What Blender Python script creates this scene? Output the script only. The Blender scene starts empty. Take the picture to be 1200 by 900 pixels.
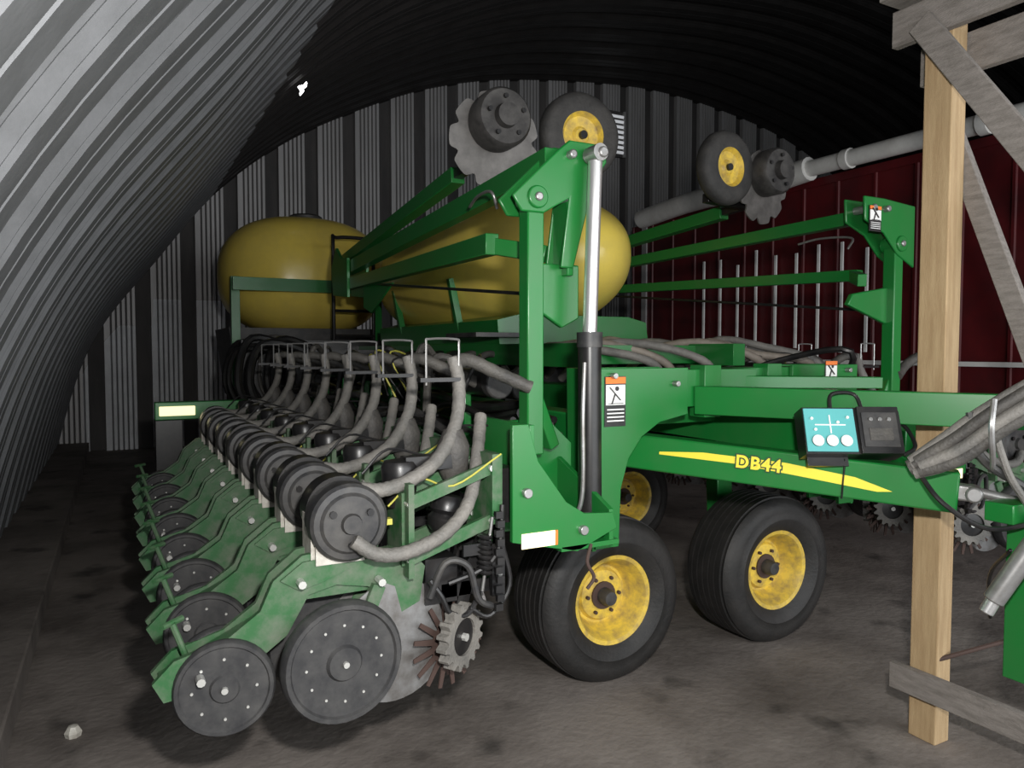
import bpy, bmesh, math, random
from mathutils import Vector, Matrix
random.seed(7)
S=bpy.context.scene
XC=2.70
MY=.15
# ---------------- materials ----------------
M={}
def mat(name,col,rough=.5,metal=0,dust=None,damt=.35,scale=6,bump=0,spec=.5,bscale=60,stretch=None,emit=0):
    m=bpy.data.materials.new(name); m.use_nodes=True; nt=m.node_tree; b=nt.nodes['Principled BSDF']
    b.inputs['Roughness'].default_value=rough; b.inputs['Metallic'].default_value=metal
    b.inputs['Specular IOR Level'].default_value=spec
    if emit:
        b.inputs['Emission Color'].default_value=(*col,1); b.inputs['Emission Strength'].default_value=emit
    tc=nt.nodes.new('ShaderNodeTexCoord')
    src=tc.outputs['Object']
    if stretch:
        mp=nt.nodes.new('ShaderNodeMapping'); mp.inputs['Scale'].default_value=stretch
        nt.links.new(src,mp.inputs[0]); src=mp.outputs[0]
    if dust:
        n=nt.nodes.new('ShaderNodeTexNoise'); n.inputs['Scale'].default_value=scale; n.inputs['Detail'].default_value=8; n.inputs['Roughness'].default_value=.65
        nt.links.new(src,n.inputs['Vector'])
        r=nt.nodes.new('ShaderNodeValToRGB'); r.color_ramp.elements[0].position=.38; r.color_ramp.elements[1].position=.72
        r.color_ramp.elements[0].color=(0,0,0,1); r.color_ramp.elements[1].color=(damt*2,damt*2,damt*2,1)
        nt.links.new(n.outputs['Fac'],r.inputs[0])
        mx=nt.nodes.new('ShaderNodeMixRGB'); mx.inputs[1].default_value=(*col,1); mx.inputs[2].default_value=(*dust,1)
        nt.links.new(r.outputs[0],mx.inputs[0]); nt.links.new(mx.outputs[0],b.inputs['Base Color'])
    else: b.inputs['Base Color'].default_value=(*col,1)
    if bump:
        n2=nt.nodes.new('ShaderNodeTexNoise'); n2.inputs['Scale'].default_value=bscale; n2.inputs['Detail'].default_value=6
        nt.links.new(src,n2.inputs['Vector'])
        bp=nt.nodes.new('ShaderNodeBump'); bp.inputs['Strength'].default_value=bump; bp.inputs['Distance'].default_value=.01
        nt.links.new(n2.outputs['Fac'],bp.inputs['Height']); nt.links.new(bp.outputs[0],b.inputs['Normal'])
    M[name]=m; return m
mat('green',(.009,.17,.030),.30,0,(.05,.15,.05),.18,5)
mat('green_dusty',(.024,.115,.034),.55,0,(.14,.16,.12),.47,13)
mat('yellow_rim',(.76,.53,.06),.5,0,(.26,.18,.08),.48,16)
mat('yellow_decal',(.9,.72,.06),.4)
mat('tank_yellow',(.86,.66,.12),.28,0,(.62,.48,.13),.3,3)
mat('rubber',(.012,.0115,.011),.6,0,(.030,.027,.025),.4,7,.2)
mat('rubber_dusty',(.026,.025,.024),.7,0,(.06,.056,.052),.4,9,.3)
mat('disc_rubber',(.026,.026,.028),.6,0,(.08,.078,.075),.35,14)
mat('black',(.009,.009,.010),.35,0,(.04,.036,.033),.25,12)
mat('black_plastic',(.024,.024,.026),.5,0,(.09,.085,.078),.45,9)
mat('hose_grey',(.135,.13,.12),.6,0,(.27,.25,.225),.4,9,.4,bscale=90)
mat('hose_dark',(.05,.047,.044),.6,0,(.13,.12,.105),.4,9,.4,bscale=90)
mat('hose_beige',(.28,.24,.20),.6,0,(.15,.13,.11),.45,9)
mat('cream',(.58,.56,.50),.6,0,(.25,.22,.18),.45,15)
mat('steel',(.42,.42,.42),.35,.7,(.2,.18,.16),.35,14)
mat('chrome',(.8,.8,.8),.28,.8)
mat('disc_steel',(.24,.24,.24),.5,.4,(.11,.10,.09),.5,12)
mat('marker_steel',(.085,.08,.076),.55,.3,(.20,.19,.18),.35,10)
mat('disc_dark',(.03,.028,.027),.6,.2,(.10,.095,.09),.4,12)
mat('bolt',(.65,.65,.62),.35,.5)
mat('rust',(.06,.035,.028),.8)
mat('white',(.85,.85,.83),.5)
mat('orange',(.85,.2,.03),.5)
mat('teal',(.10,.42,.42),.5)
mat('dark_green_ink',(.01,.06,.02),.5)
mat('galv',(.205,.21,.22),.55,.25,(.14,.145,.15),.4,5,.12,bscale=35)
mat('galv_shaded',(.034,.031,.030),.6,.3,(.018,.016,.015),.45,3)  # same arch steel with the unlit ceiling's shade put into its colour
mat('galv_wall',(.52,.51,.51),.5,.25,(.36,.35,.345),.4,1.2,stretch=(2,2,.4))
mat('galv_wall_shaded',(.06,.057,.057),.7,.1,(.12,.11,.105),.4,1.5,stretch=(2,2,.4))  # end-wall steel with recess shade painted into the colour
mat('galv_daylit',(.90,.92,.95),.5,0,(.62,.63,.65),.45,1.5)  # lower left sheets: daylight from a gap painted as pale colour
mat('red_paint',(.11,.006,.009),.5,0,(.05,.006,.008),.5,2)
mat('concrete',(.225,.198,.178),.75,0,(.075,.062,.054),.5,1.3,.5,bscale=25)
mat('wood_new',(.50,.36,.20),.7,0,(.34,.22,.11),.45,5,.3,stretch=(9,9,.7))
mat('wood_grey',(.26,.235,.215),.85,0,(.14,.125,.11),.45,8,.4,stretch=(6,1.2,6))
mat('reflector_glow',(1,.86,.50),.3,emit=1.1)  # emission stands in for flash thrown back by the reflector
mat('hole_light',(1,1,1),.5,emit=4)
mat('tube_white',(.80,.79,.76),.4,0,(.5,.48,.45),.35,3)
mat('vent_glow',(.85,.87,.9),.5,emit=.35)  # white slats; added emission stands in for daylight coming through
mat('cable_yellow',(.50,.47,.08),.5)
nt=M['concrete'].node_tree; bs=nt.nodes['Principled BSDF']; old=bs.inputs['Base Color'].links[0].from_socket
n=nt.nodes.new('ShaderNodeTexNoise');n.inputs['Scale'].default_value=3.1;n.inputs['Detail'].default_value=5
r=nt.nodes.new('ShaderNodeValToRGB');r.color_ramp.elements[0].position=.28;r.color_ramp.elements[1].position=.42
r.color_ramp.elements[0].color=(.35,.35,.35,1);r.color_ramp.elements[1].color=(1,1,1,1)
mx=nt.nodes.new('ShaderNodeMixRGB');mx.blend_type='MULTIPLY';mx.inputs[0].default_value=1
tc=nt.nodes.new('ShaderNodeTexCoord');nt.links.new(tc.outputs['Object'],n.inputs['Vector'])
nt.links.new(n.outputs['Fac'],r.inputs[0]);nt.links.new(old,mx.inputs[1]);nt.links.new(r.outputs[0],mx.inputs[2]);nt.links.new(mx.outputs[0],bs.inputs['Base Color'])
# ---------------- mesh builder ----------------
def V(*a): return Vector(a)
class MB:
    def __init__(s,name,parent=None,mirror=False,bevel=0,loc=None):
        s.name=name;s.parent=parent;s.mirror=mirror;s.bevel=bevel;s.bm=bmesh.new();s.ms=[];s.loc=loc or ((0,MY,0) if mirror else (0,0,0))
    def mi(s,m):
        if m not in s.ms: s.ms.append(m)
        return s.ms.index(m)
    def face(s,vs,m):
        try:
            f=s.bm.faces.new(vs); f.material_index=s.mi(m); f.smooth=True; return f
        except ValueError: return None
    def box(s,c,size,m,R=None):
        c=Vector(c);hx,hy,hz=[q/2 for q in size]
        vs=[]
        for x,y,z in [(-1,-1,-1),(1,-1,-1),(1,1,-1),(-1,1,-1),(-1,-1,1),(1,-1,1),(1,1,1),(-1,1,1)]:
            p=Vector((x*hx,y*hy,z*hz))
            if R is not None:p=R@p
            vs.append(s.bm.verts.new(c+p))
        for q in [(0,3,2,1),(4,5,6,7),(0,1,5,4),(1,2,6,5),(2,3,7,6),(3,0,4,7)]: s.face([vs[i] for i in q],m)
    def beam(s,p,q,w,h,m,up=(0,0,1)):
        p=Vector(p);q=Vector(q);d=(q-p);L=d.length;d.normalize();up=Vector(up)
        if abs(d.dot(up))>.98: up=Vector((0,1,0))
        sd=d.cross(up).normalized();u=sd.cross(d)
        R=Matrix((sd,d,u)).transposed()
        s.box((p+q)/2,(w,L,h),m,R)
    def frame(s,ax):
        ax=Vector(ax).normalized();t=Vector((0,0,1)) if abs(ax.z)<.9 else Vector((1,0,0))
        u=ax.cross(t).normalized();v=ax.cross(u);return ax,u,v
    def lathe(s,prof,c,ax,m,seg=32,cap=True):
        ax,u,v=s.frame(ax);c=Vector(c);rings=[]
        for r,a in prof:
            if r<1e-5: rings.append([s.bm.verts.new(c+ax*a)])
            else: rings.append([s.bm.verts.new(c+ax*a+(u*math.cos(2*math.pi*k/seg)+v*math.sin(2*math.pi*k/seg))*r) for k in range(seg)])
        for i in range(len(rings)-1):
            A,B=rings[i],rings[i+1];mm=m[i] if isinstance(m,list) else m
            for k in range(seg):
                k2=(k+1)%seg
                if len(A)==1 and len(B)==1: continue
                if len(A)==1: s.face([A[0],B[k],B[k2]],mm)
                elif len(B)==1: s.face([A[k],B[0],A[k2]],mm)
                else: s.face([A[k],B[k],B[k2],A[k2]],mm)
        if cap:
            if len(rings[0])>1: s.face(rings[0],m[0] if isinstance(m,list) else m)
            if len(rings[-1])>1: s.face(rings[-1],m[-1] if isinstance(m,list) else m)
    def cyl(s,p,q,r,m,seg=16,r2=None):
        p=Vector(p);q=Vector(q);L=(q-p).length
        s.lathe([(r,0),(r if r2 is None else r2,L)],p,(q-p),m,seg)
    def plate(s,pts,y,t,m,axis='y'):
        def P(a,b,o): return (a,o,b) if axis=='y' else (o,a,b)
        A=[s.bm.verts.new(P(a,b,y-t/2)) for a,b in pts];B=[s.bm.verts.new(P(a,b,y+t/2)) for a,b in pts]
        s.face(A,m);s.face(B[::-1],m)
        n=len(pts)
        for i in range(n): s.face([A[i],A[(i+1)%n],B[(i+1)%n],B[i]],m)
    def tube(s,pts,r,m,seg=10,sub=6,ribs=False):
        P=[Vector(p) for p in pts]
        if sub>1 and len(P)>2:
            Q=[];E=[P[0]*2-P[1]]+P+[P[-1]*2-P[-2]]
            for i in range(1,len(E)-2):
                a,b,c,d=E[i-1:i+3]
                for k in range(sub):
                    t=k/sub
                    Q.append(.5*((2*b)+(c-a)*t+(2*a-5*b+4*c-d)*t*t+(3*b-a-3*c+d)*t**3))
            Q.append(P[-1]);P=Q
        rings=[];u=None
        for i,p in enumerate(P):
            d=(P[min(i+1,len(P)-1)]-P[max(i-1,0)]).normalized()
            if u is None: _,u,_2=s.frame(d)
            u=(u-d*u.dot(d)).normalized();v=d.cross(u)
            rr=r*(1+.08*(i%2)) if ribs else r
            rings.append([s.bm.verts.new(p+(u*math.cos(2*math.pi*k/seg)+v*math.sin(2*math.pi*k/seg))*rr) for k in range(seg)])
        for A,B in zip(rings,rings[1:]):
            for k in range(seg): s.face([A[k],A[(k+1)%seg],B[(k+1)%seg],B[k]],m)
        s.face(rings[0],m);s.face(rings[-1],m)
    def radial(s,c,ax,rf,N,th,m,hole=None):
        ax,u,v=s.frame(ax);c=Vector(c);A=[];B=[]
        for i in range(N):
            t=2*math.pi*i/N;r=rf(t,i);o=(u*math.cos(t)+v*math.sin(t))*r
            A.append(s.bm.verts.new(c+o-ax*th/2));B.append(s.bm.verts.new(c+o+ax*th/2))
        if hole:
            C=[];D=[]
            for i in range(N):
                t=2*math.pi*i/N;o=(u*math.cos(t)+v*math.sin(t))*hole
                C.append(s.bm.verts.new(c+o-ax*th/2));D.append(s.bm.verts.new(c+o+ax*th/2))
        else: s.face(A,m);s.face(B[::-1],m)
        for i in range(N):
            j=(i+1)%N;s.face([A[i],A[j],B[j],B[i]],m)
            if hole:
                s.face([C[i],C[j],D[j],D[i]],m);s.face([A[i],A[j],C[j],C[i]],m);s.face([B[i],B[j],D[j],D[i]],m)
    def gear(s,c,ax,r0,r1,n,th,m,hole=None):
        s.radial(c,ax,lambda t,i:r1 if i%4 in(1,2) else r0,n*4,th,m,hole)
    def scallop(s,c,ax,r,dip,n,th,m):
        s.radial(c,ax,lambda t,i:r-dip*max(0,math.cos(t*n))**2,n*16,th,m)
    def mesh(s):
        if s.mirror:
            for v in s.bm.verts: v.co.x=2*XC-v.co.x
        bmesh.ops.recalc_face_normals(s.bm,faces=s.bm.faces)
        me=bpy.data.meshes.new(s.name);s.bm.to_mesh(me);s.bm.free()
        for m in s.ms: me.materials.append(M[m])
        me.set_sharp_from_angle(angle=math.radians(38))
        return me
    def done(s):
        o=bpy.data.objects.new(s.name,s.mesh());S.collection.objects.link(o);o.location=s.loc
        if s.parent:o.parent=s.parent
        if s.bevel:
            b=o.modifiers.new('bevel','BEVEL');b.width=s.bevel;b.segments=2;b.limit_method='ANGLE';b.angle_limit=math.radians(45)
        return o
def empty(name,loc=(0,0,0)):
    e=bpy.data.objects.new(name,None);S.collection.objects.link(e);e.location=loc;return e
# ---------------- building shell ----------------
ctrl=[(-.86,.12),(-.66,.9),(-.42,1.6),(-.06,2.25),(.55,3.05),(1.52,4.3),(2.6,5.25),(3.85,6.0),(5.5,6.75),(7.46,7.25),(10.6,7.6),(13.2,7.45),(15.8,6.9),(18.4,5.6),(20.3,3.6),(21.4,1.6),(21.8,.12)]
def spline(c,n):
    P=[Vector((a,b)) for a,b in c];E=[P[0]*2-P[1]]+P+[P[-1]*2-P[-2]];Q=[]
    for i in range(1,len(E)-2):
        a,b,cc,d=E[i-1:i+3]
        for k in range(n):
            t=k/n;Q.append(.5*((2*b)+(cc-a)*t+(2*a-5*b+4*cc-d)*t*t+(3*b-a-3*cc+d)*t**3))
    Q.append(P[-1]);return Q
prof=spline(ctrl,5)
nor=[]
for i in range(len(prof)):
    d=(prof[min(i+1,len(prof)-1)]-prof[max(0,i-1)]).normalized();nor.append(Vector((-d.y,d.x)))
YB=13.8
rib=[(0,0),(.12,0),(.126,.008),(.142,.008),(.148,0),(.285,0),(.295,.014),(.303,.014),(.335,.045),(.345,.045),(.375,.07),(.42,.07),(.426,.062),(.444,.062),(.45,.07),(.495,.07),(.525,.045),(.535,.045),(.568,.014),(.576,.014),(.59,0)]
ys=[]
y=-3.0
while y<YB+.05:
    for u,h in rib:
        if y+u<YB+.3: ys.append((y+u,h))
    y+=.62
def arch(name,i0,i1,m):
    b=MB(name);rows=[]
    for i in range(i0,i1+1):
        p,n=prof[i],nor[i]
        rows.append([b.bm.verts.new((p.x+n.x*h,yy,p.y+n.y*h)) for yy,h in ys])
    for A,B in zip(rows,rows[1:]):
        for k in range(len(ys)-1): b.face([A[k],A[k+1],B[k+1],B[k]],m)
    return b.done()
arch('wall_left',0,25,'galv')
arch('ceiling',25,70,'galv_shaded')
arch('wall_right',70,len(prof)-1,'galv_shaded')
b=MB('floor');b.box((10.5,5.4,-.1),(24,17.6,.2),'concrete');b.done()
b=MB('trim_1',bevel=.01);b.box((-.74,5.4,.075),(.62,17.4,.15),'concrete');b.done()
b=MB('trim_2',bevel=.01);b.box((21.7,5.4,.075),(.5,17.4,.15),'concrete');b.done()
def ztop(x):
    for a,c in zip(prof,prof[1:]):
        if a.x<=x<=c.x: return a.y+(c.y-a.y)*(x-a.x)/max(1e-6,c.x-a.x)
    return .2
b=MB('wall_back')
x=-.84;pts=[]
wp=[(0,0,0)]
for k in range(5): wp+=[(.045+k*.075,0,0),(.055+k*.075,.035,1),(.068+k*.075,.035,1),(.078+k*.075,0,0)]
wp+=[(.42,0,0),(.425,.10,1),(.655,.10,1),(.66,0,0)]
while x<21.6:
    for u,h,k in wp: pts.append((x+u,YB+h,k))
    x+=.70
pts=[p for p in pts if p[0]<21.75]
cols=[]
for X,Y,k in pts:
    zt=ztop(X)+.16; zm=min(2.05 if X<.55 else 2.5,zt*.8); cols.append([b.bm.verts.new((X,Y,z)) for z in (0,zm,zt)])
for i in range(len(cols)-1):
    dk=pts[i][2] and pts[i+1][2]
    lo='galv_wall_shaded' if dk else ('galv_daylit' if -.5<pts[i][0]<1.9 else 'galv_wall')
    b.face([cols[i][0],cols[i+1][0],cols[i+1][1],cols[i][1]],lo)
    b.face([cols[i][1],cols[i+1][1],cols[i+1][2],cols[i][2]],'galv_wall_shaded' if dk else 'galv_wall')
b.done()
b=MB('louvered_vent')
vx,vz=9.75,6.45
b.box((vx,YB-.06,vz),(.80,.06,1.0),'galv_wall_shaded')
for i in range(8):
    b.box((vx,YB-.11,vz-.40+i*.112),(.68,.05,.05),'vent_glow',Matrix.Rotation(.6,3,'X'))
for sx in(-1,1): b.box((vx+sx*.37,YB-.11,vz),(.05,.06,1.0),'galv_wall')
b.done()
b=MB('skylight_hole')
b.radial((1.86,8.4,4.52),(.75,-.5,-.66),lambda t,i:.055*(1+.5*math.sin(3*t+1)+.25*math.sin(7*t)),24,.01,'hole_light');b.done()
# red partition wall
RX=8.0
b=MB('wall_partition')
yy=-2.9;pp=[]
while yy<10.1:
    for u,h in[(0,0),(.40,0),(.41,.02),(.44,.02),(.45,0)]: pp.append((yy+u,RX-h))
    yy+=.52
vs=[(b.bm.verts.new((X,Y,0)),b.bm.verts.new((X,Y,3.78))) for Y,X in pp]
for a,c in zip(vs,vs[1:]): b.face([a[0],c[0],c[1],a[1]],'red_paint')
b.box((RX+.06,3.6,3.80),(.16,13.2,.10),'red_paint')
b.box((RX+.03,10.2,1.9),(.12,.12,3.8),'galv_wall')
b.box((RX+.5,10.25,1.9),(.9,.06,3.6),'galv_wall')
for i in range(9):
    b.box((RX-.05,5.9+i*.35,2.25+.05*(i%2)),(.02,.035,1.25+.12*(i%3)),'white')
b.box((RX-.06,6.3,1.5),(.03,5.2,.05),'tube_white')
b.done()
b=MB('grain_auger_tube')
b.cyl((RX-.24,-2.5,3.93),(RX-.24,6.6,3.93),.10,'tube_white',20)
for k in range(6): b.cyl((RX-.24,-2+k*1.6,3.93),(RX-.24,-1.9+k*1.6,3.93),.12,'tube_white',20)
b.tube([(RX-.24,6.6,3.93),(RX-.24,7.5,3.87),(RX-.24,8.7,3.90),(RX-.24,10.0,3.82)],.15,'tube_white',16,5)
b.done()
# ---------------- planter ----------------
PL=empty('row_crop_planter')
def wheel_disc(b,c,r,w,sgn,m='disc_rubber',bolts=10,tilt=0):
    ax=V(tilt,sgn,0).normalized()
    pr=[(0.0,-w/2),(r*.96,-w/2),(r,-w*.2),(r,w*.2),(r*.95,w/2),(r*.88,w/2),(r*.85,w*.34),(r*.3,w*.30),(r*.26,w*.5),(0,w*.5)]
    b.lathe(pr,c,ax,m,40)
    a,u,v=b.frame(ax)
    for k in range(bolts):
        t=2*math.pi*k/bolts;p=Vector(c)+(u*math.cos(t)+v*math.sin(t))*r*.62+a*w*.28
        b.cyl(p,p+a*.006,.0045,'bolt',8)
    p=Vector(c)+a*w*.45; b.cyl(p,p+a*.015,.010,'bolt',10)
def row_unit(mirror):
    b=MB('row_unit_mesh',mirror=mirror)
    for sg in(-1,1):
        wheel_disc(b,(.27,sg*.065,.615),.15,.035,sg,bolts=8,tilt=-.12)
        wheel_disc(b,(.625,sg*.105,.642),.20,.06,sg,bolts=12,tilt=.06)
        b.lathe([(0,-.003),(.21,-.003),(.21,.003),(.19,.006),(0,.010)],(.82,sg*.05,.655),(0.08,sg,0),'disc_steel',40)
        fr=[(.10,.60),(.07,.66),(.13,.72),(.28,.76),(.38,.83),(.42,.92),(.51,.99),(.62,1.0),(.70,.95),(.88,.96),(.93,.90),(.91,.78),(.84,.75),(.78,.84),(.72,.86),(.62,.88),(.53,.86),(.46,.74),(.36,.67),(.2,.61)]
        b.plate(fr,sg*.045,.022,'green_dusty')
        b.plate([(.44,.92),(.51,.97),(.62,.98),(.66,.93),(.58,.90),(.50,.88)],sg*.06,.012,'green_dusty')
        b.beam((.86,sg*.085,1.13),(1.17,sg*.085,1.23),.018,.045,'green_dusty')
        b.beam((.86,sg*.085,.94),(1.17,sg*.085,1.04),.018,.045,'green_dusty')
        b.beam((.86,sg*.085,.88),(.86,sg*.085,1.20),.02,.06,'green_dusty')
        b.beam((.66,sg*.07,.64),(.76,sg*.06,.86),.03,.045,'green_dusty')
        for p in[(.86,1.13),(1.17,1.23),(.86,.94),(1.17,1.04),(.5,.91),(.2,.66),(.76,.88)]:
            b.cyl((p[0],sg*.06,p[1]),(p[0],sg*.108,p[1]),.013,'bolt',8)
        ca=(.62*1,sg*1.0,0)
        b.gear((1.05,sg*.085,.64),ca,.098,.118,16,.04,'hose_grey',hole=.066)
        b.lathe([(0,-.01),(.064,-.01),(.068,.01),(.03,.014),(0,.014)],(1.05,sg*.085,.64),ca,'black',24)
        b.cyl(V(1.05,sg*.085,.64),V(1.05,sg*.085,.64)+V(.62,sg,0)*.025,.014,'bolt',8)
        b.gear((1.02,sg*.045,.61),(.35,sg,0),.075,.16,16,.005,'rust')
        b.beam((1.05,sg*.05,.65),(1.10,sg*.05,.87),.02,.045,'black')
        b.beam((1.10,sg*.05,.85),(1.17,sg*.05,.98),.02,.06,'black')
        b.tube([(.93,sg*.1,.86),(.97,sg*.11,.80),(1.0,sg*.11,.74),(1.07,sg*.1,.72),(1.12,sg*.1,.78)],.010,'black',8,5)
    b.beam((.10,0,.64),(.38,0,.77),.06,.05,'green_dusty')
    b.cyl((.17,0,.70),(.13,-.01,.82),.010,'green_dusty',8); b.cyl((.10,-.03,.82),(.16,.03,.82),.010,'green_dusty',8)
    b.box((.70,0,.9),(.34,.07,.12),'green_dusty')
    b.box((1.185,0,1.12),(.04,.22,.32),'green_dusty')
    b.box((1.24,0,1.12),(.08,.14,.20),'black')
    b.box((.86,0,1.04),(.04,.15,.25),'green_dusty')
    b.lathe([(.045,0),(.06,.02),(.062,.05),(.05,.065),(.062,.08),(.06,.11),(.045,.13)],(1.02,0,1.0),(.2,0,1),'black',20)
    b.lathe([(0,-.135),(.03,-.135),(.035,-.12),(.09,-.118),(.10,-.108),(.118,-.106),(.128,-.095),(.128,-.04),(.12,-.03),(.12,.02),(.0,.02)],(.655,0,1.09),(0,1,0),'black_plastic',36)
    for k in range(3):
        t=2*math.pi*k/3+.5; b.cyl((.655+.07*math.cos(t),-.118,1.09+.07*math.sin(t)),(.655+.07*math.cos(t),-.13,1.09+.07*math.sin(t)),.012,'black',8)
    b.lathe([(0,.13),(.10,.13),(.115,.11),(.115,.02),(0,.02)],(.655,0,1.11),(0,1,0),'black',30)
    b.box((.63,-.01,.985),(.16,.13,.06),'cream')
    b.box((.555,.0,1.04),(.035,.12,.14),'cream')
    b.box((.79,-.05,1.07),(.04,.03,.02),'cable_yellow')
    b.lathe([(.045,0),(.06,.06),(.065,.14),(.055,.16),(0,.17)],(.87,.03,1.10),(0,0,1),'black',20)
    b.lathe([(.04,0),(.055,.03),(.06,.12),(.035,.18),(0,.19)],(1.08,.04,1.18),(0,0,1),'hose_dark',20)
    b.box((.98,.02,1.25),(.20,.06,.05),'black')
    b.tube([(1.12,.13,1.62),(1.13,.10,1.52),(1.09,.04,1.38),(.99,-.02,1.26),(.87,-.05,1.20),(.77,-.06,1.18),(.70,-.06,1.19)],.024,'hose_grey',12,7,True)
    b.tube([(1.22,.1,1.40),(1.17,.02,1.28),(1.09,-.08,1.12),(.98,-.13,1.03),(.84,-.15,.985),(.73,-.155,.99),(.655,-.14,1.04)],.023,'hose_grey',12,7,True)
    b.tube([(1.12,.13,1.60),(1.20,.16,1.61),(1.32,.16,1.56),(1.45,.12,1.50)],.026,'hose_dark',12,5,True)
    b.tube([(1.00,.10,1.52),(1.00,.10,1.67),(1.01,.10,1.69),(1.12,.10,1.69),(1.13,.10,1.67),(1.13,.10,1.58)],.0045,'steel',6,3)
    b.box((1.05,.1,1.54),(.16,.04,.015),'black')
    b.tube([(.74,.05,1.22),(.84,.06,1.30),(1.0,.06,1.27),(1.1,.08,1.36),(1.25,.1,1.36)],.005,'black',6,5)
    b.tube([(.80,-.05,1.12),(.92,-.02,1.20),(1.02,-.1,1.18),(1.2,-.11,1.28)],.0035,'cable_yellow',6,5)
    b.tube([(1.20,-.12,1.1),(1.18,-.13,.95),(1.12,-.12,.88),(1.0,-.10,.84)],.010,'black',8,4)
    b.tube([(1.2,.1,1.1),(1.18,.08,.86),(1.21,.05,.70)],.008,'steel',8,4)
    for k in range(11): b.box((1.175+.006*(k%2),-.14,.74+k*.033),(.028,.018,.024),'black')
    for k in range(8): b.lathe([(.022,0),(.028,.007),(.022,.014)],(1.13,-.12,.86+k*.018),(.15,0,1),'black',12)
    b.cyl((1.12,-.12,.80),(1.16,-.12,1.06),.006,'steel',8)
    b.box((1.19,-.10,.90),(.05,.02,.26),'black')
    b.box((1.10,-.11,.95),(.10,.015,.04),'black')
    b.cyl((1.19,-.115,.98),(1.19,-.125,.98),.008,'bolt',8);b.cyl((1.19,-.115,.85),(1.19,-.125,.85),.008,'bolt',8)
    b.box((1.19,0,.92),(.06,.2,.05),'black')
    b.box((1.10,0,.80),(.22,.12,.05),'black');b.box((.99,0,.84),(.12,.12,.16),'black')
    b.tube([(.93,-.1,.80),(.98,-.12,.92),(1.06,-.13,.90),(1.10,-.13,.78),(1.16,-.12,.74)],.012,'black_plastic',8,5)
    b.tube([(1.22,-.08,.95),(1.24,-.1,.80),(1.16,-.1,.70),(1.08,-.1,.74)],.009,'black',8,5)
    return b.mesh()
NR=8
for mir in(False,True):
    me=row_unit(mir)
    for i in range(NR):
        o=bpy.data.objects.new('row_unit_%s%d'%('r' if mir else 'l',i+1),me);S.collection.objects.link(o)
        o.location=(0,2.45+.5*i+(MY if mir else 0),0);o.parent=PL
def tire(b,c,R,w,rr,ax=(0,-1,0)):
    h=w/2
    pr=[(rr,-h*.75),(rr*1.25,-h*.95),(R*.80,-h),(R*.93,-h*.92),(R*.975,-h*.78)]
    n=6
    for k in range(n):
        a=-h*.74+k*(h*1.48)/n;st=(h*1.48)/n
        crown=lambda q:R*(1-.018*(q/h)**2)
        pr+=[(crown(a),a),(crown(a+st*.72),a+st*.72),(crown(a)*.968,a+st*.76),(crown(a)*.968,a+st*.96)]
    pr+=[(R*.975,h*.78),(R*.93,h*.92),(R*.86,h*.99),(R*.80,h),(R*.72,h*1.0),(R*.70,h*1.03),(rr*1.25,h*.97),(rr*1.08,h*.82),(rr,h*.75)]
    b.lathe(pr,c,ax,'rubber',64,cap=False)
def rim(b,c,rr,w,ax=(0,-1,0),m='yellow_rim'):
    h=w/2
    pr=[(0,-h*.1),(rr*.86,-h*.1),(rr*.88,-h*.7),(rr*1.02,-h*.75),(rr*1.02,-h*.7),(rr*.92,-h*.05),(rr*.90,h*.35),(rr*.97,h*.62),(rr*1.09,h*.76),(rr*1.09,h*.83),(rr*.99,h*.80),(rr*.90,h*.66),(rr*.80,h*.28),(rr*.72,h*.14),(rr*.66,h*.14),(rr*.60,h*.26),(rr*.36,h*.30),(rr*.30,h*.30),(0,h*.30)]
    b.lathe(pr,c,ax,m,56,cap=False)
    a,u,v=b.frame(ax);c=Vector(c)
    b.lathe([(.042,h*.25),(.042,h*.60),(.034,h*.72),(0,h*.74)],c,ax,'black_plastic',20)
    b.lathe([(.07,h*.3),(.07,h*.36),(.0,h*.37)],c,ax,'rust',20)
    for k in range(6):
        t=2*math.pi*k/6;p=c+(u*math.cos(t)+v*math.sin(t))*rr*.46+a*h*.28
        b.cyl(p,p+a*.018,.009,'rust',6)
R0=.415
for i,(x,y) in enumerate([(2.14,3.10),(3.25,3.08),(3.75,5.1),(1.95,5.3),(2.6,8.6),(3.5,8.6)]):
    b=MB('tire_%d'%(i+1),PL); tire(b,(x,y,R0),R0,.35,.205); b.done()
    b=MB('rim_%d'%(i+1),PL); rim(b,(x,y,R0),.205,.35); b.done()
    b=MB('axle_arm_%d'%(i+1),PL,bevel=.006)
    b.cyl((x,y-.02,R0),(x,y+.32,R0),.045,'black',16)
    b.beam((x,y+.30,R0),(x,y+.34,1.15),.12,.10,'green')
    b.done()
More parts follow.
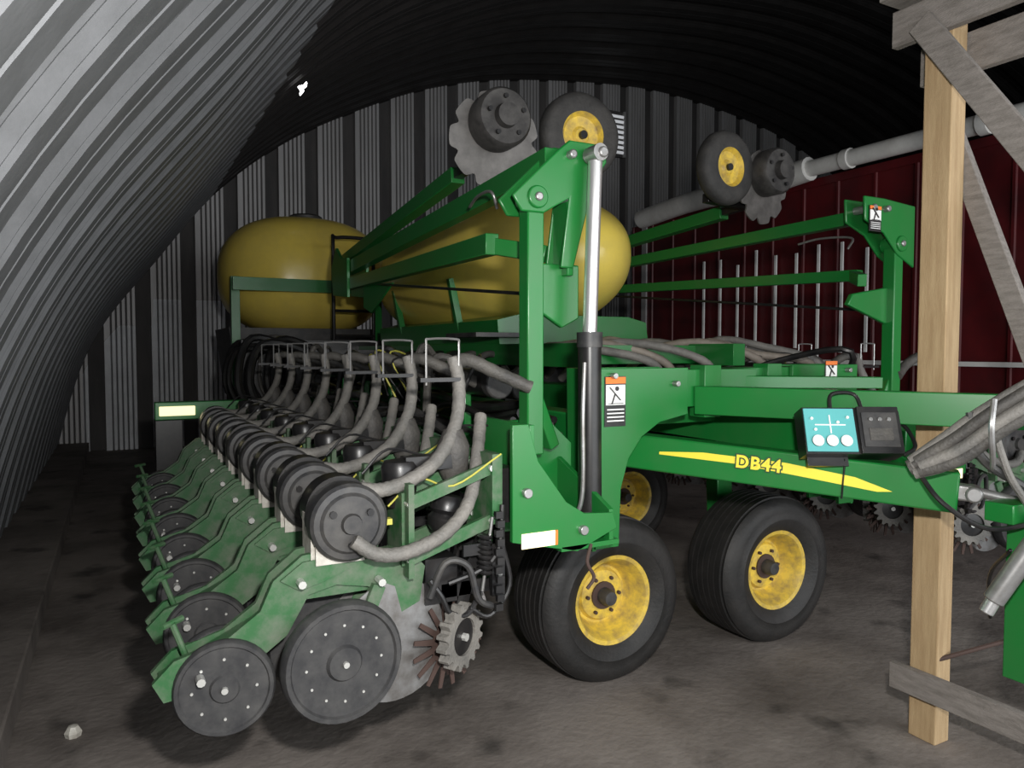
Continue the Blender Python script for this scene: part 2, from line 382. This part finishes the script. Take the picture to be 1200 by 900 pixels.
def wing(mir):
    sfx='_r' if mir else '_l'
    b=MB('toolbar'+sfx,PL,mir,.008)
    b.box((1.38,4.45,1.12),(.17,3.9,.17),'green')
    b.box((1.90,4.6,1.28),(.14,3.6,.16),'green')
    for k in range(5): b.box((1.65,3.2+k*.75,1.2),(.5,.08,.12),'green')
    b.cyl((1.50,2.95,1.50),(1.50,6.3,1.50),.062,'black',20)
    b.cyl((1.50,2.93,1.50),(1.50,2.99,1.50),.07,'black_plastic',20)
    b.cyl((1.70,3.1,1.46),(1.70,6.3,1.46),.05,'black_plastic',16)
    for k in range(6): b.box((1.50,3.3+k*.55,1.34),(.04,.05,.26),'green')
    b.done()
    b=MB('wing_tip_bar'+sfx,PL,mir,.006)
    b.box((1.10,6.45,1.17),(1.7,.12,.14),'green');b.box((.41,6.38,1.17),(.26,.02,.075),'reflector_glow');b.box((1.45,6.5,.8),(.3,.3,.6),'black')
    b.box((.35,6.5,.85),(.2,.2,.5),'black')
    b.done()
    b=MB('end_bracket'+sfx,PL,mir,.006)
    fp=[(1.225,1.385),(1.29,1.385),(1.33,1.25),(1.45,1.09),(1.53,1.04),(1.66,1.03),(1.68,.97),(1.50,.90),(1.225,.965)]
    b.plate(fp,2.31,.02,'green')
    b.plate([(1.30,1.36),(1.60,1.36),(1.72,1.25),(1.72,.90),(1.30,.90)],2.70,.02,'green')
    b.box((1.56,2.50,.915),(.26,.40,.02),'green')
    b.plate([(2.31,.90),(2.70,.90),(2.70,1.2),(2.50,1.12),(2.31,1.04)],1.66,.02,'green',axis='x')
    b.box((1.31,2.50,1.2),(.02,.38,.36),'green')
    b.box((1.335,2.297,.965),(.15,.004,.055),'reflector_glow')
    b.box((1.405,2.296,.965),(.012,.006,.055),'orange')
    for p in[(1.28,1.14),(1.52,.98)]: b.cyl((p[0],2.28,p[1]),(p[0],2.31,p[1]),.018,'steel',10)
    cp=[(1.77,1.57),(2.28,1.57),(2.28,1.36),(2.12,1.33),(2.02,1.27),(1.95,1.18),(1.91,1.05),(1.90,.80),(1.78,.80)]
    b.plate(cp,2.60,.02,'green');b.plate(cp,2.80,.02,'green')
    b.box((1.78,2.70,1.18),(.02,.2,.78),'green')
    b.box((2.28,2.70,1.475),(.90,.17,.17),'green')
    b.box((2.42,2.63,1.46),(.10,.10,.24),'green')
    for p in[(1.84,.9),(2.2,1.5),(1.86,1.54)]: b.cyl((p[0],2.56,p[1]),(p[0],2.6,p[1]),.013,'steel',10)
    b.done()
    b=MB('tower'+sfx,PL,mir,.006)
    b.box((1.47,2.60,1.76),(.075,.075,1.06),'green')
    b.cyl((1.47,2.54,2.25),(1.47,2.66,2.25),.045,'green',20)
    b.cyl((1.47,2.53,2.25),(1.47,2.67,2.25),.018,'steel',12)
    tp=[(1.40,2.19),(1.36,2.25),(1.56,2.44),(1.62,2.49),(1.79,2.49),(1.80,2.42),(1.74,2.34),(1.69,2.16),(1.64,1.98),(1.58,1.98),(1.62,2.26),(1.50,2.19)]
    if mir: tp=[(1.35,2.12),(1.35,2.47),(1.62,2.49),(1.79,2.49),(1.78,2.36),(1.62,2.30),(1.50,2.19)]
    b.plate(tp,2.56,.016,'green');b.plate(tp,2.68,.016,'green')
    if mir: b.plate([(1.42,2.02),(1.80,1.96),(1.84,1.90),(1.52,1.80),(1.42,1.80)],2.62,.03,'green')
    else:
        b.plate([(1.52,2.0),(1.70,2.0),(1.70,1.78),(1.62,1.74),(1.52,1.80)],2.62,.03,'green')
        b.box((1.63,2.62,2.1),(.03,.12,.30),'green')
    b.beam((1.47,2.60,1.5),(1.58,2.62,1.25),.05,.05,'green')
    b.cyl((1.71,2.54 if mir else 2.44,2.43),(1.71,2.72,2.43),.022,'steel',14)
    b.cyl((1.62,2.52,2.43),(1.62,2.72,2.43),.018,'steel',14)
    b.done()
    if not mir:
        b=MB('fold_cylinder'+sfx,PL,mir)
        b.cyl((1.67,2.47,.95),(1.67,2.48,1.69),.047,'black',24)
        b.cyl((1.67,2.479,1.66),(1.67,2.48,1.72),.052,'black_plastic',24)
        b.cyl((1.67,2.48,1.7),(1.70,2.49,2.40),.029,'chrome',20)
        b.cyl((1.70,2.45,2.43),(1.70,2.53,2.43),.034,'steel',20)
        b.cyl((1.67,2.42,.96),(1.67,2.52,.96),.05,'black',20)
        b.tube([(1.62,2.44,1.6),(1.60,2.42,1.4),(1.60,2.42,1.1),(1.58,2.44,.98)],.009,'steel',8)
        b.tube([(1.56,2.30,.92),(1.53,2.28,.86),(1.56,2.28,.80),(1.53,2.28,.76)],.007,'rust',8)
        b.done()
    b=MB('marker_arm'+sfx,PL,mir,.005)
    ah=.075 if mir else .10
    b.beam((1.58,2.62,2.42),(1.74,6.2,2.33),.07,ah,'green')
    b.beam((1.42,2.85,2.10),(1.74,6.2,2.20),.06,ah*.9,'green')
    b.beam((1.60,2.70,2.05),(1.42,2.9,2.10),.05,.07,'green')
    b.plate([(6.0,2.08),(6.45,2.12),(6.5,2.35),(6.35,2.52),(6.2,2.42),(6.0,2.40)],1.68,.025,'green',axis='x')
    b.plate([(6.0,2.08),(6.45,2.12),(6.5,2.35),(6.35,2.52),(6.2,2.42),(6.0,2.40)],1.84,.025,'green',axis='x')
    b.beam((1.76,6.35,2.42),(1.66,3.75,2.60),.08,.085,'green')
    b.beam((1.66,3.85,2.60),(1.66,3.45,2.62),.05,.05,'black')
    b.cyl((1.74,6.0,2.2),(1.60,2.7,1.88),.009,'black',8)
    b.plate([(5.0,2.12),(5.7,2.15),(5.7,1.98),(5.5,1.93)],1.72,.015,'green',axis='x')
    wx=2.03 if mir else 2.19
    b.beam((1.60,3.5,2.60),(wx+.03,3.5,2.62),.06,.06,'black')
    b.beam((wx,3.5,2.60),(wx,3.42,2.76),.05,.03,'green')
    b.beam((1.69,3.5,2.58),(1.69,3.42,2.72),.05,.04,'black')
    b.tube([(1.47,2.9,2.26),(1.44,2.9,2.33),(1.47,3.1,2.35),(1.50,3.25,2.33)],.008,'steel',6)
    b.done()
    b=MB('marker_disc'+sfx,PL,mir)
    b.scallop((1.69,3.37,2.70),(.12,1,.10),.235,.035,9,.010,'marker_steel')
    b.lathe([(0,.04),(.14,.04),(.145,.02),(.145,-.09),(.13,-.11),(.06,-.11),(.055,-.15),(0,-.15)],(1.69,3.34,2.78),(.05,1,0),'disc_dark',36)
    for k in range(5):
        t=2*math.pi*k/5+.4; b.cyl((1.69+.095*math.cos(t),3.235,2.78+.095*math.sin(t)),(1.69+.095*math.cos(t),3.215,2.78+.095*math.sin(t)),.012,'black',8)
    b.done()
    b=MB('marker_wheel'+sfx,PL,mir)
    wc=(wx,3.36,2.78)
    b.lathe([(.12,.05),(.19,.055),(.215,.042),(.228,.018),(.228,-.018),(.215,-.042),(.19,-.055),(.12,-.05)],wc,(.1,1,0),'rubber_dusty',44,cap=False)
    b.lathe([(0,.02),(.115,.02),(.128,.04),(.128,-.045),(.118,-.05),(.10,-.022),(.05,-.015),(.035,-.03),(0,-.03)],wc,(.1,1,0),'yellow_rim',36)
    b.cyl((wx,3.31,2.78),(wx,3.34,2.78),.022,'black',12)
    b.done()
    b=MB('hose_bundle'+sfx,PL,mir)
    for k in range(12):
        x0=random.uniform(1.28,1.85);z0=random.uniform(1.26,1.42)
        b.tube([(x0+random.uniform(-.06,.06),2.9+j*.5,z0+random.uniform(-.06,.06)) for j in range(8)],random.choice([.012,.018,.024]),random.choice(['black','hose_dark','black','black_plastic']),8,5)
    for k in range(12):
        y0=3.1+k*.28;a=random.uniform(-.2,.2)
        b.tube([(1.32,y0,1.30),(1.42,y0+a,1.55+random.random()*.12),(1.6,y0+.2,1.58),(1.95,y0+.4,1.42)],random.choice([.010,.02,.024]),random.choice(['black','hose_dark','hose_dark']),8,5)
    for k in range(6):
        b.tube([(1.30,3.4+k*.12,1.40),(1.22+random.uniform(-.05,.05),3.5+k*.12,1.56+random.random()*.08),(1.36,3.6+k*.15,1.62),(1.5,3.9+k*.15,1.5)],.005,'cable_yellow' if k%2 else 'black',6,5)
    for k in range(8):
        y0=6.6+k*.2;x0=.95+random.random()*.5
        b.tube([(x0,y0,1.0),(x0-.18,y0,1.35),(x0-.05,y0+.1,1.62+random.random()*.2),(x0+.4,y0+.2,1.60),(x0+.7,y0+.3,1.3)],random.choice([.02,.035]),random.choice(['black','black','hose_dark']),8,6)
    b.done()
wing(False);wing(True)
def decal(name,x,y,z,w=.11,h=.215):
    b=MB(name,PL)
    b.box((x,y,z),(w,.003,h),'black');yy=y-.003
    b.box((x,yy,z+h*.42),(w*.94,.003,h*.13),'orange')
    b.box((x,yy,z+h*.13),(w*.90,.003,h*.40),'white')
    for k in range(4): b.box((x,yy-.001,z-h*.16-k*h*.075),(w*.8,.002,h*.025),'white')
    q=w/.10
    b.beam((x-.03*q,yy-.003,z+.055*q),(x+.02*q,yy-.003,z+.005*q),.003,.012*q,'black',(0,1,0))
    b.beam((x-.005*q,yy-.003,z+.03*q),(x-.02*q,yy-.003,z-.01*q),.003,.010*q,'black',(0,1,0))
    b.beam((x-.035*q,yy-.003,z-.008*q),(x+.035*q,yy-.003,z-.008*q),.003,.004*q,'black',(0,1,0))
    b.lathe([(0,0),(.009*q,0),(.009*q,-.002),(0,-.002)],(x+.005*q,yy-.003,z+.05*q),(0,1,0),'black',12)
    b.done()
decal('warning_decal_1',1.875,2.588,1.43)
decal('warning_decal_2',3.24,2.60,1.52,.09,.15)
decal('warning_decal_3',3.69,2.695,2.37,.10,.14)
# draft beams
b=MB('draft_beam',PL,bevel=.008)
P0=V(2.03,2.79,1.20);P1=V(2.80,1.67,1.115)
d=(P1-P0).normalized();sd=d.cross(V(0,0,1)).normalized();u=sd.cross(d)
b.beam(P0,P1,.10,.155,'green')
E=P1
b.beam(E-d*.02,E+d*.05,.06,.06,'steel');b.cyl(E+d*.05-sd*.05,E+d*.05+sd*.05,.03,'steel',16)
b.done()
front=-1 if sd.y>0 else 1
b=MB('decal_stripe',PL)
def bp(s,t,off=.052): return P0+d*s+u*t+sd*(front*off)
L=(P1-P0).length
sw=[(.16*L,.014),(.30*L,.034),(.55*L,.034),(.74*L,.012),(.84*L,-.026),(.80*L,-.034),(.60*L,-.014),(.40*L,.004),(.16*L,.002)]
vsA=[b.bm.verts.new(bp(s,t)) for s,t in sw];b.face(vsA,'yellow_decal')
for s in(.71,): b.beam(bp(s*L,.08,.053),bp(s*L,-.08,.053),.008,.004,'black',(0,1,0))
b.done()
nx=sd*front
for nm,off,ex,mm in(('decal_lettering_edge',.0545,.0075,'dark_green_ink'),('decal_lettering',.0565,.002,'yellow_decal')):
    cu=bpy.data.curves.new(nm,'FONT');cu.body='DB44';cu.size=.074;cu.extrude=.0008;cu.offset=ex;cu.space_character=1.12;cu.align_x='CENTER';cu.align_y='CENTER';cu.materials.append(M[mm])
    o=bpy.data.objects.new(nm,cu);S.collection.objects.link(o);o.parent=PL
    o.matrix_world=Matrix.Translation(bp(.47*L,.014,off))@Matrix((d,u,nx)).transposed().to_4x4()
b=MB('tongue_beams',PL,bevel=.008)
b.beam((2.36,2.62,1.42),(3.02,1.42,1.42),.07,.13,'green')
b.beam((2.45,2.72,1.50),(3.5,2.55,1.48),.14,.06,'green')
b.beam((3.05,2.6,1.36),(3.5,2.0,1.32),.10,.14,'green')
b.box((2.78,5.2,1.30),(.22,6.0,.22),'green')
b.box((2.78,2.9,1.36),(1.4,.14,.14),'green')
b.box((2.90,1.46,.76),(.10,.12,.62),'green')
b.box((2.84,1.50,1.07),(.16,.10,.07),'green')
b.beam((3.0,1.40,1.40),(2.92,1.46,1.0),.08,.10,'green')
b.cyl((2.67,1.46,.78),(2.75,1.35,1.04),.034,'steel',20);b.cyl((2.655,1.475,.735),(2.67,1.46,.78),.024,'chrome',12)
b.cyl((2.83,1.62,1.12),(3.05,1.35,1.05),.018,'steel',12)
b.tube([(2.75,1.45,.95),(2.9,1.6,.80),(3.0,1.65,.6)],.008,'black',6)
b.done()
# gauge console
b=MB('gauge_console',PL,bevel=.004)
c=V(2.47,1.98,1.335);fx=V(.86,-.50,0).normalized();n=V(-.45,-.80,.38).normalized();fx=(fx-n*fx.dot(n)).normalized();fu=n.cross(fx)
Rm=Matrix((fx,fu,n)).transposed()
b.box(c-n*.05+fx*.09,(.38,.19,.09),'black',Rm)
b.box(c+n*.0005,(.195,.175,.008),'teal',Rm)
for gx,gy in[(-.055,-.045),(.0,-.045),(.055,-.045)]:
    b.lathe([(0.0,.004),(.023,.004),(.023,.012),(.019,.014),(0,.012)],c+fx*gx+fu*gy,n,['black','black','white','white'],20)
for gx,gy in[(-.07,.045),(-.06,.0),(.03,.03),(.07,.05)]: b.cyl(c+fx*gx+fu*gy,c+fx*gx+fu*gy+n*.012,.006,'white',10)
b.beam(c+fx*0-fu*.015+n*.006,c+fx*.0+fu*.06+n*.006,.005,.004,'white',n)
b.beam(c-fx*.06+fu*.02+n*.006,c+fx*.06+fu*.02+n*.006,.005,.003,'white',n)
b.box(c+fx*.190-n*.06+fu*.0,(.16,.19,.14),'black',Rm)
b.box(c+fx*.190+n*.012,(.135,.14,.006),'black_plastic',Rm)
b.box(c+fx*.190+n*.016-fu*.02,(.09,.05,.004),'hose_dark',Rm)
for k in range(3): b.cyl(c+fx*(.155+k*.035)+fu*.04+n*.012,c+fx*(.155+k*.035)+fu*.04+n*.022,.008,'steel',10)
b.tube([c+fx*.03+fu*.10-n*.05,c+fx*.05+fu*.17-n*.06,c+fx*.14+fu*.17-n*.06,c+fx*.16+fu*.09-n*.05],.008,'black',8)
b.tube([c+fx*.26+fu*.0-n*.06,c+fx*.31+fu*.04-n*.05,c+fx*.32-fu*.06,c+fx*.27-fu*.10],.008,'black',8)
b.beam(c-n*.07+fu*.02,c-n*.07-fu*.13,.16,.02,'black',n)
b.done()
b=MB('hydraulic_hoses',PL)
for k in range(9):
    a=k*.95;q=.045 if k<7 else .015;oy=q*math.cos(a);oz=q*math.sin(a)
    b.tube([(2.58,1.70+oy*.5,1.22+oz*.5),(2.63,1.60+oy,1.29+oz),(2.69,1.48+oy,1.41+oz),(2.80,1.32+oy,1.54+oz),(2.95,1.1+oy,1.62+oz)],.023,'hose_grey' if k%2 else 'hose_dark',10,6)
b.tube([(2.70,1.50,1.40),(2.74,1.46,1.22),(2.80,1.42,1.10),(2.83,1.40,1.0)],.013,'hose_grey',8)
b.tube([(2.66,1.55,1.43),(2.67,1.52,1.28),(2.80,1.46,1.18),(2.9,1.40,1.12)],.016,'black_plastic',8)
b.tube([(2.66,1.47,1.48),(2.63,1.46,1.38),(2.68,1.48,1.26),(2.74,1.52,1.22)],.010,'steel',8)
b.tube([(2.60,1.70,1.20),(2.60,1.60,1.10),(2.70,1.5,1.02),(2.85,1.4,1.05)],.009,'black',8)
b.done()
# tanks
def sup(b,c,r,m,e=.85,seg=56,rings=32):
    c=Vector(c);R=[]
    f=lambda q,e:math.copysign(abs(q)**e,q)
    for i in range(rings+1):
        ph=-math.pi/2+math.pi*i/rings
        row=[]
        for k in range(seg):
            t=2*math.pi*k/seg
            row.append(b.bm.verts.new(c+Vector((r[0]*f(math.cos(ph),e)*f(math.cos(t),e),r[1]*f(math.sin(ph),e),r[2]*f(math.cos(ph),e)*f(math.sin(t),e)))))
        R.append(row)
    for A,B in zip(R,R[1:]):
        for k in range(seg): b.face([A[k],A[(k+1)%seg],B[(k+1)%seg],B[k]],m)
b=MB('seed_tank_1',PL);sup(b,(2.95,6.1,2.34),(.72,1.9,.60),'tank_yellow',.88)
b.done()
b=MB('seed_tank_2',PL);sup(b,(2.05,9.4,2.54),(.98,.9,.72),'tank_yellow',.80)
b.lathe([(.2,0),(.2,.07),(.17,.09),(0,.09)],(2.1,9.4,3.22),(0,0,1),'black_plastic',24);b.done()
b=MB('tank_frame',PL,bevel=.006)
b.box((2.35,6.0,1.62),(.10,5.0,.14),'green');b.box((3.5,6.0,1.62),(.10,5.0,.14),'green')
for y in(3.9,5.0,6.2,7.4): b.box((2.92,y,1.62),(1.2,.10,.12),'green')
b.plate([(2.35,1.66),(3.65,1.66),(3.62,1.86),(3.45,1.90),(2.5,1.90),(2.33,1.86)],5.9,2.6,'green')
b.plate([(2.4,1.5),(3.5,1.5),(3.3,1.2),(2.6,1.2)],5.8,1.8,'black')
for y in(5.3,6.6): b.beam((2.28,y,2.2),(2.38,y,1.7),.05,.05,'green')
b.box((1.95,8.40,2.36),(1.7,.06,.14),'green')
for x in(1.15,2.75): b.box((x,8.6,1.85),(.09,.09,1.2),'green')
b.plate([(1.2,1.1),(2.9,1.1),(3.0,1.9),(1.1,1.9)],9.4,1.3,'black_plastic')
b.box((1.9,7.2,1.45),(.9,.5,.4),'black');b.box((1.9,7.9,1.3),(1.6,.12,.9),'black')
for x in(1.5,2.5): b.box((x,5.0,.9),(.08,.08,.9),'green')
b.tube([(2.05,7.9,1.7),(2.05,7.9,2.75),(2.1,7.95,2.85),(2.45,7.95,2.85),(2.5,7.95,2.75),(2.5,7.95,1.7)],.02,'black',8,4)
for k in range(4): b.cyl((2.05,7.92,1.8+k*.27),(2.5,7.92,1.8+k*.27),.015,'black',8)
b.box((2.30,4.6,1.75),(.5,.5,.03),'black_plastic')
b.done()
b=MB('tank_hoses',PL)
for k in range(12):
    x0=2.35+k*.18;y0=3.9+random.uniform(-.2,.4)
    b.tube([(x0,y0+.6,1.45),(x0+.08,y0+.3,1.64+random.random()*.08),(x0+.3,y0,1.62+random.random()*.08),(x0+.6,y0-.2,1.56),(x0+.8,y0,1.35)],.026,random.choice(['hose_beige','hose_grey','hose_dark']),10,6,True)
for k in range(8):
    y0=4.6+k*.3
    b.tube([(2.45,y0,1.45),(2.3,y0,1.62),(2.1,y0-.1,1.56),(1.9,y0-.3,1.42)],.022,random.choice(['hose_dark','black']),10,6,True)
b.done()
# ---------------- timber frame ----------------
T=empty('timber_frame')
b=MB('post',T,bevel=.005);b.box((3.02,1.90,1.53),(.095,.12,3.06),'wood_new');b.done()
b=MB('post_rear',T,bevel=.005);b.box((3.02,.35,1.53),(.095,.12,3.06),'wood_new');b.done()
b=MB('boards',T,bevel=.004)
b.box((2.95,1.1,.245),(.04,1.85,.11),'wood_grey')
b.box((2.95,1.1,3.00),(.04,1.96,.15),'wood_grey')
b.box((3.10,1.1,2.86),(.04,1.9,.16),'wood_grey')
b.box((3.02,1.05,3.13),(.3,2.1,.04),'wood_grey')
b.beam((2.91,1.94,2.98),(2.91,1.0,1.62),.03,.10,'wood_grey')
b.beam((3.09,1.92,2.58),(3.09,1.30,.91),.04,.08,'wood_grey')
b.cyl((2.99,1.85,.36),(3.3,1.7,.45),.010,'rust',8)
b.done()
b=MB('wood_stick');b.beam((.50,1.97,.012),(.62,2.05,.016),.02,.016,'wood_new');b.beam((1.02,2.28,.01),(1.14,2.24,.014),.02,.014,'wood_new');b.done()
b=MB('stone',loc=(-.20,3.62,0));b.lathe([(0,0),(.03,0),(.035,.02),(.02,.045),(0,.05)],(0,0,0),(0,0,1),'cream',7);b.done()
# ---------------- lights ----------------
def area(name,loc,target,size,size_y,power,col):
    l=bpy.data.lights.new(name,'AREA');l.shape='RECTANGLE';l.size=size;l.size_y=size_y;l.energy=power;l.color=col
    o=bpy.data.objects.new(name,l);S.collection.objects.link(o);o.location=loc
    o.rotation_euler=(Vector(target)-Vector(loc)).to_track_quat('-Z','Y').to_euler();return o
area('camera_flash',(.22,.05,1.93),(3.2,4.0,.7),.12,.08,92,(1,.98,.95))
area('doorway_daylight',(4.5,-3.2,2.0),(4.5,9,1.0),8,3.4,400,(.95,.98,1.0))
w=bpy.data.worlds.new('world');S.world=w;w.use_nodes=True
w.node_tree.nodes['Background'].inputs[0].default_value=(.8,.9,1,1);w.node_tree.nodes['Background'].inputs[1].default_value=.15
# ---------------- camera ----------------
cd=bpy.data.cameras.new('camera');cam=bpy.data.objects.new('camera',cd);S.collection.objects.link(cam)
cd.sensor_width=36;cd.lens=26.1;cd.clip_start=.02
cam.location=(0,0,1.65);cam.rotation_euler=(math.radians(90-2.63),0,math.radians(-28))
S.camera=cam
S.view_settings.view_transform='Standard'
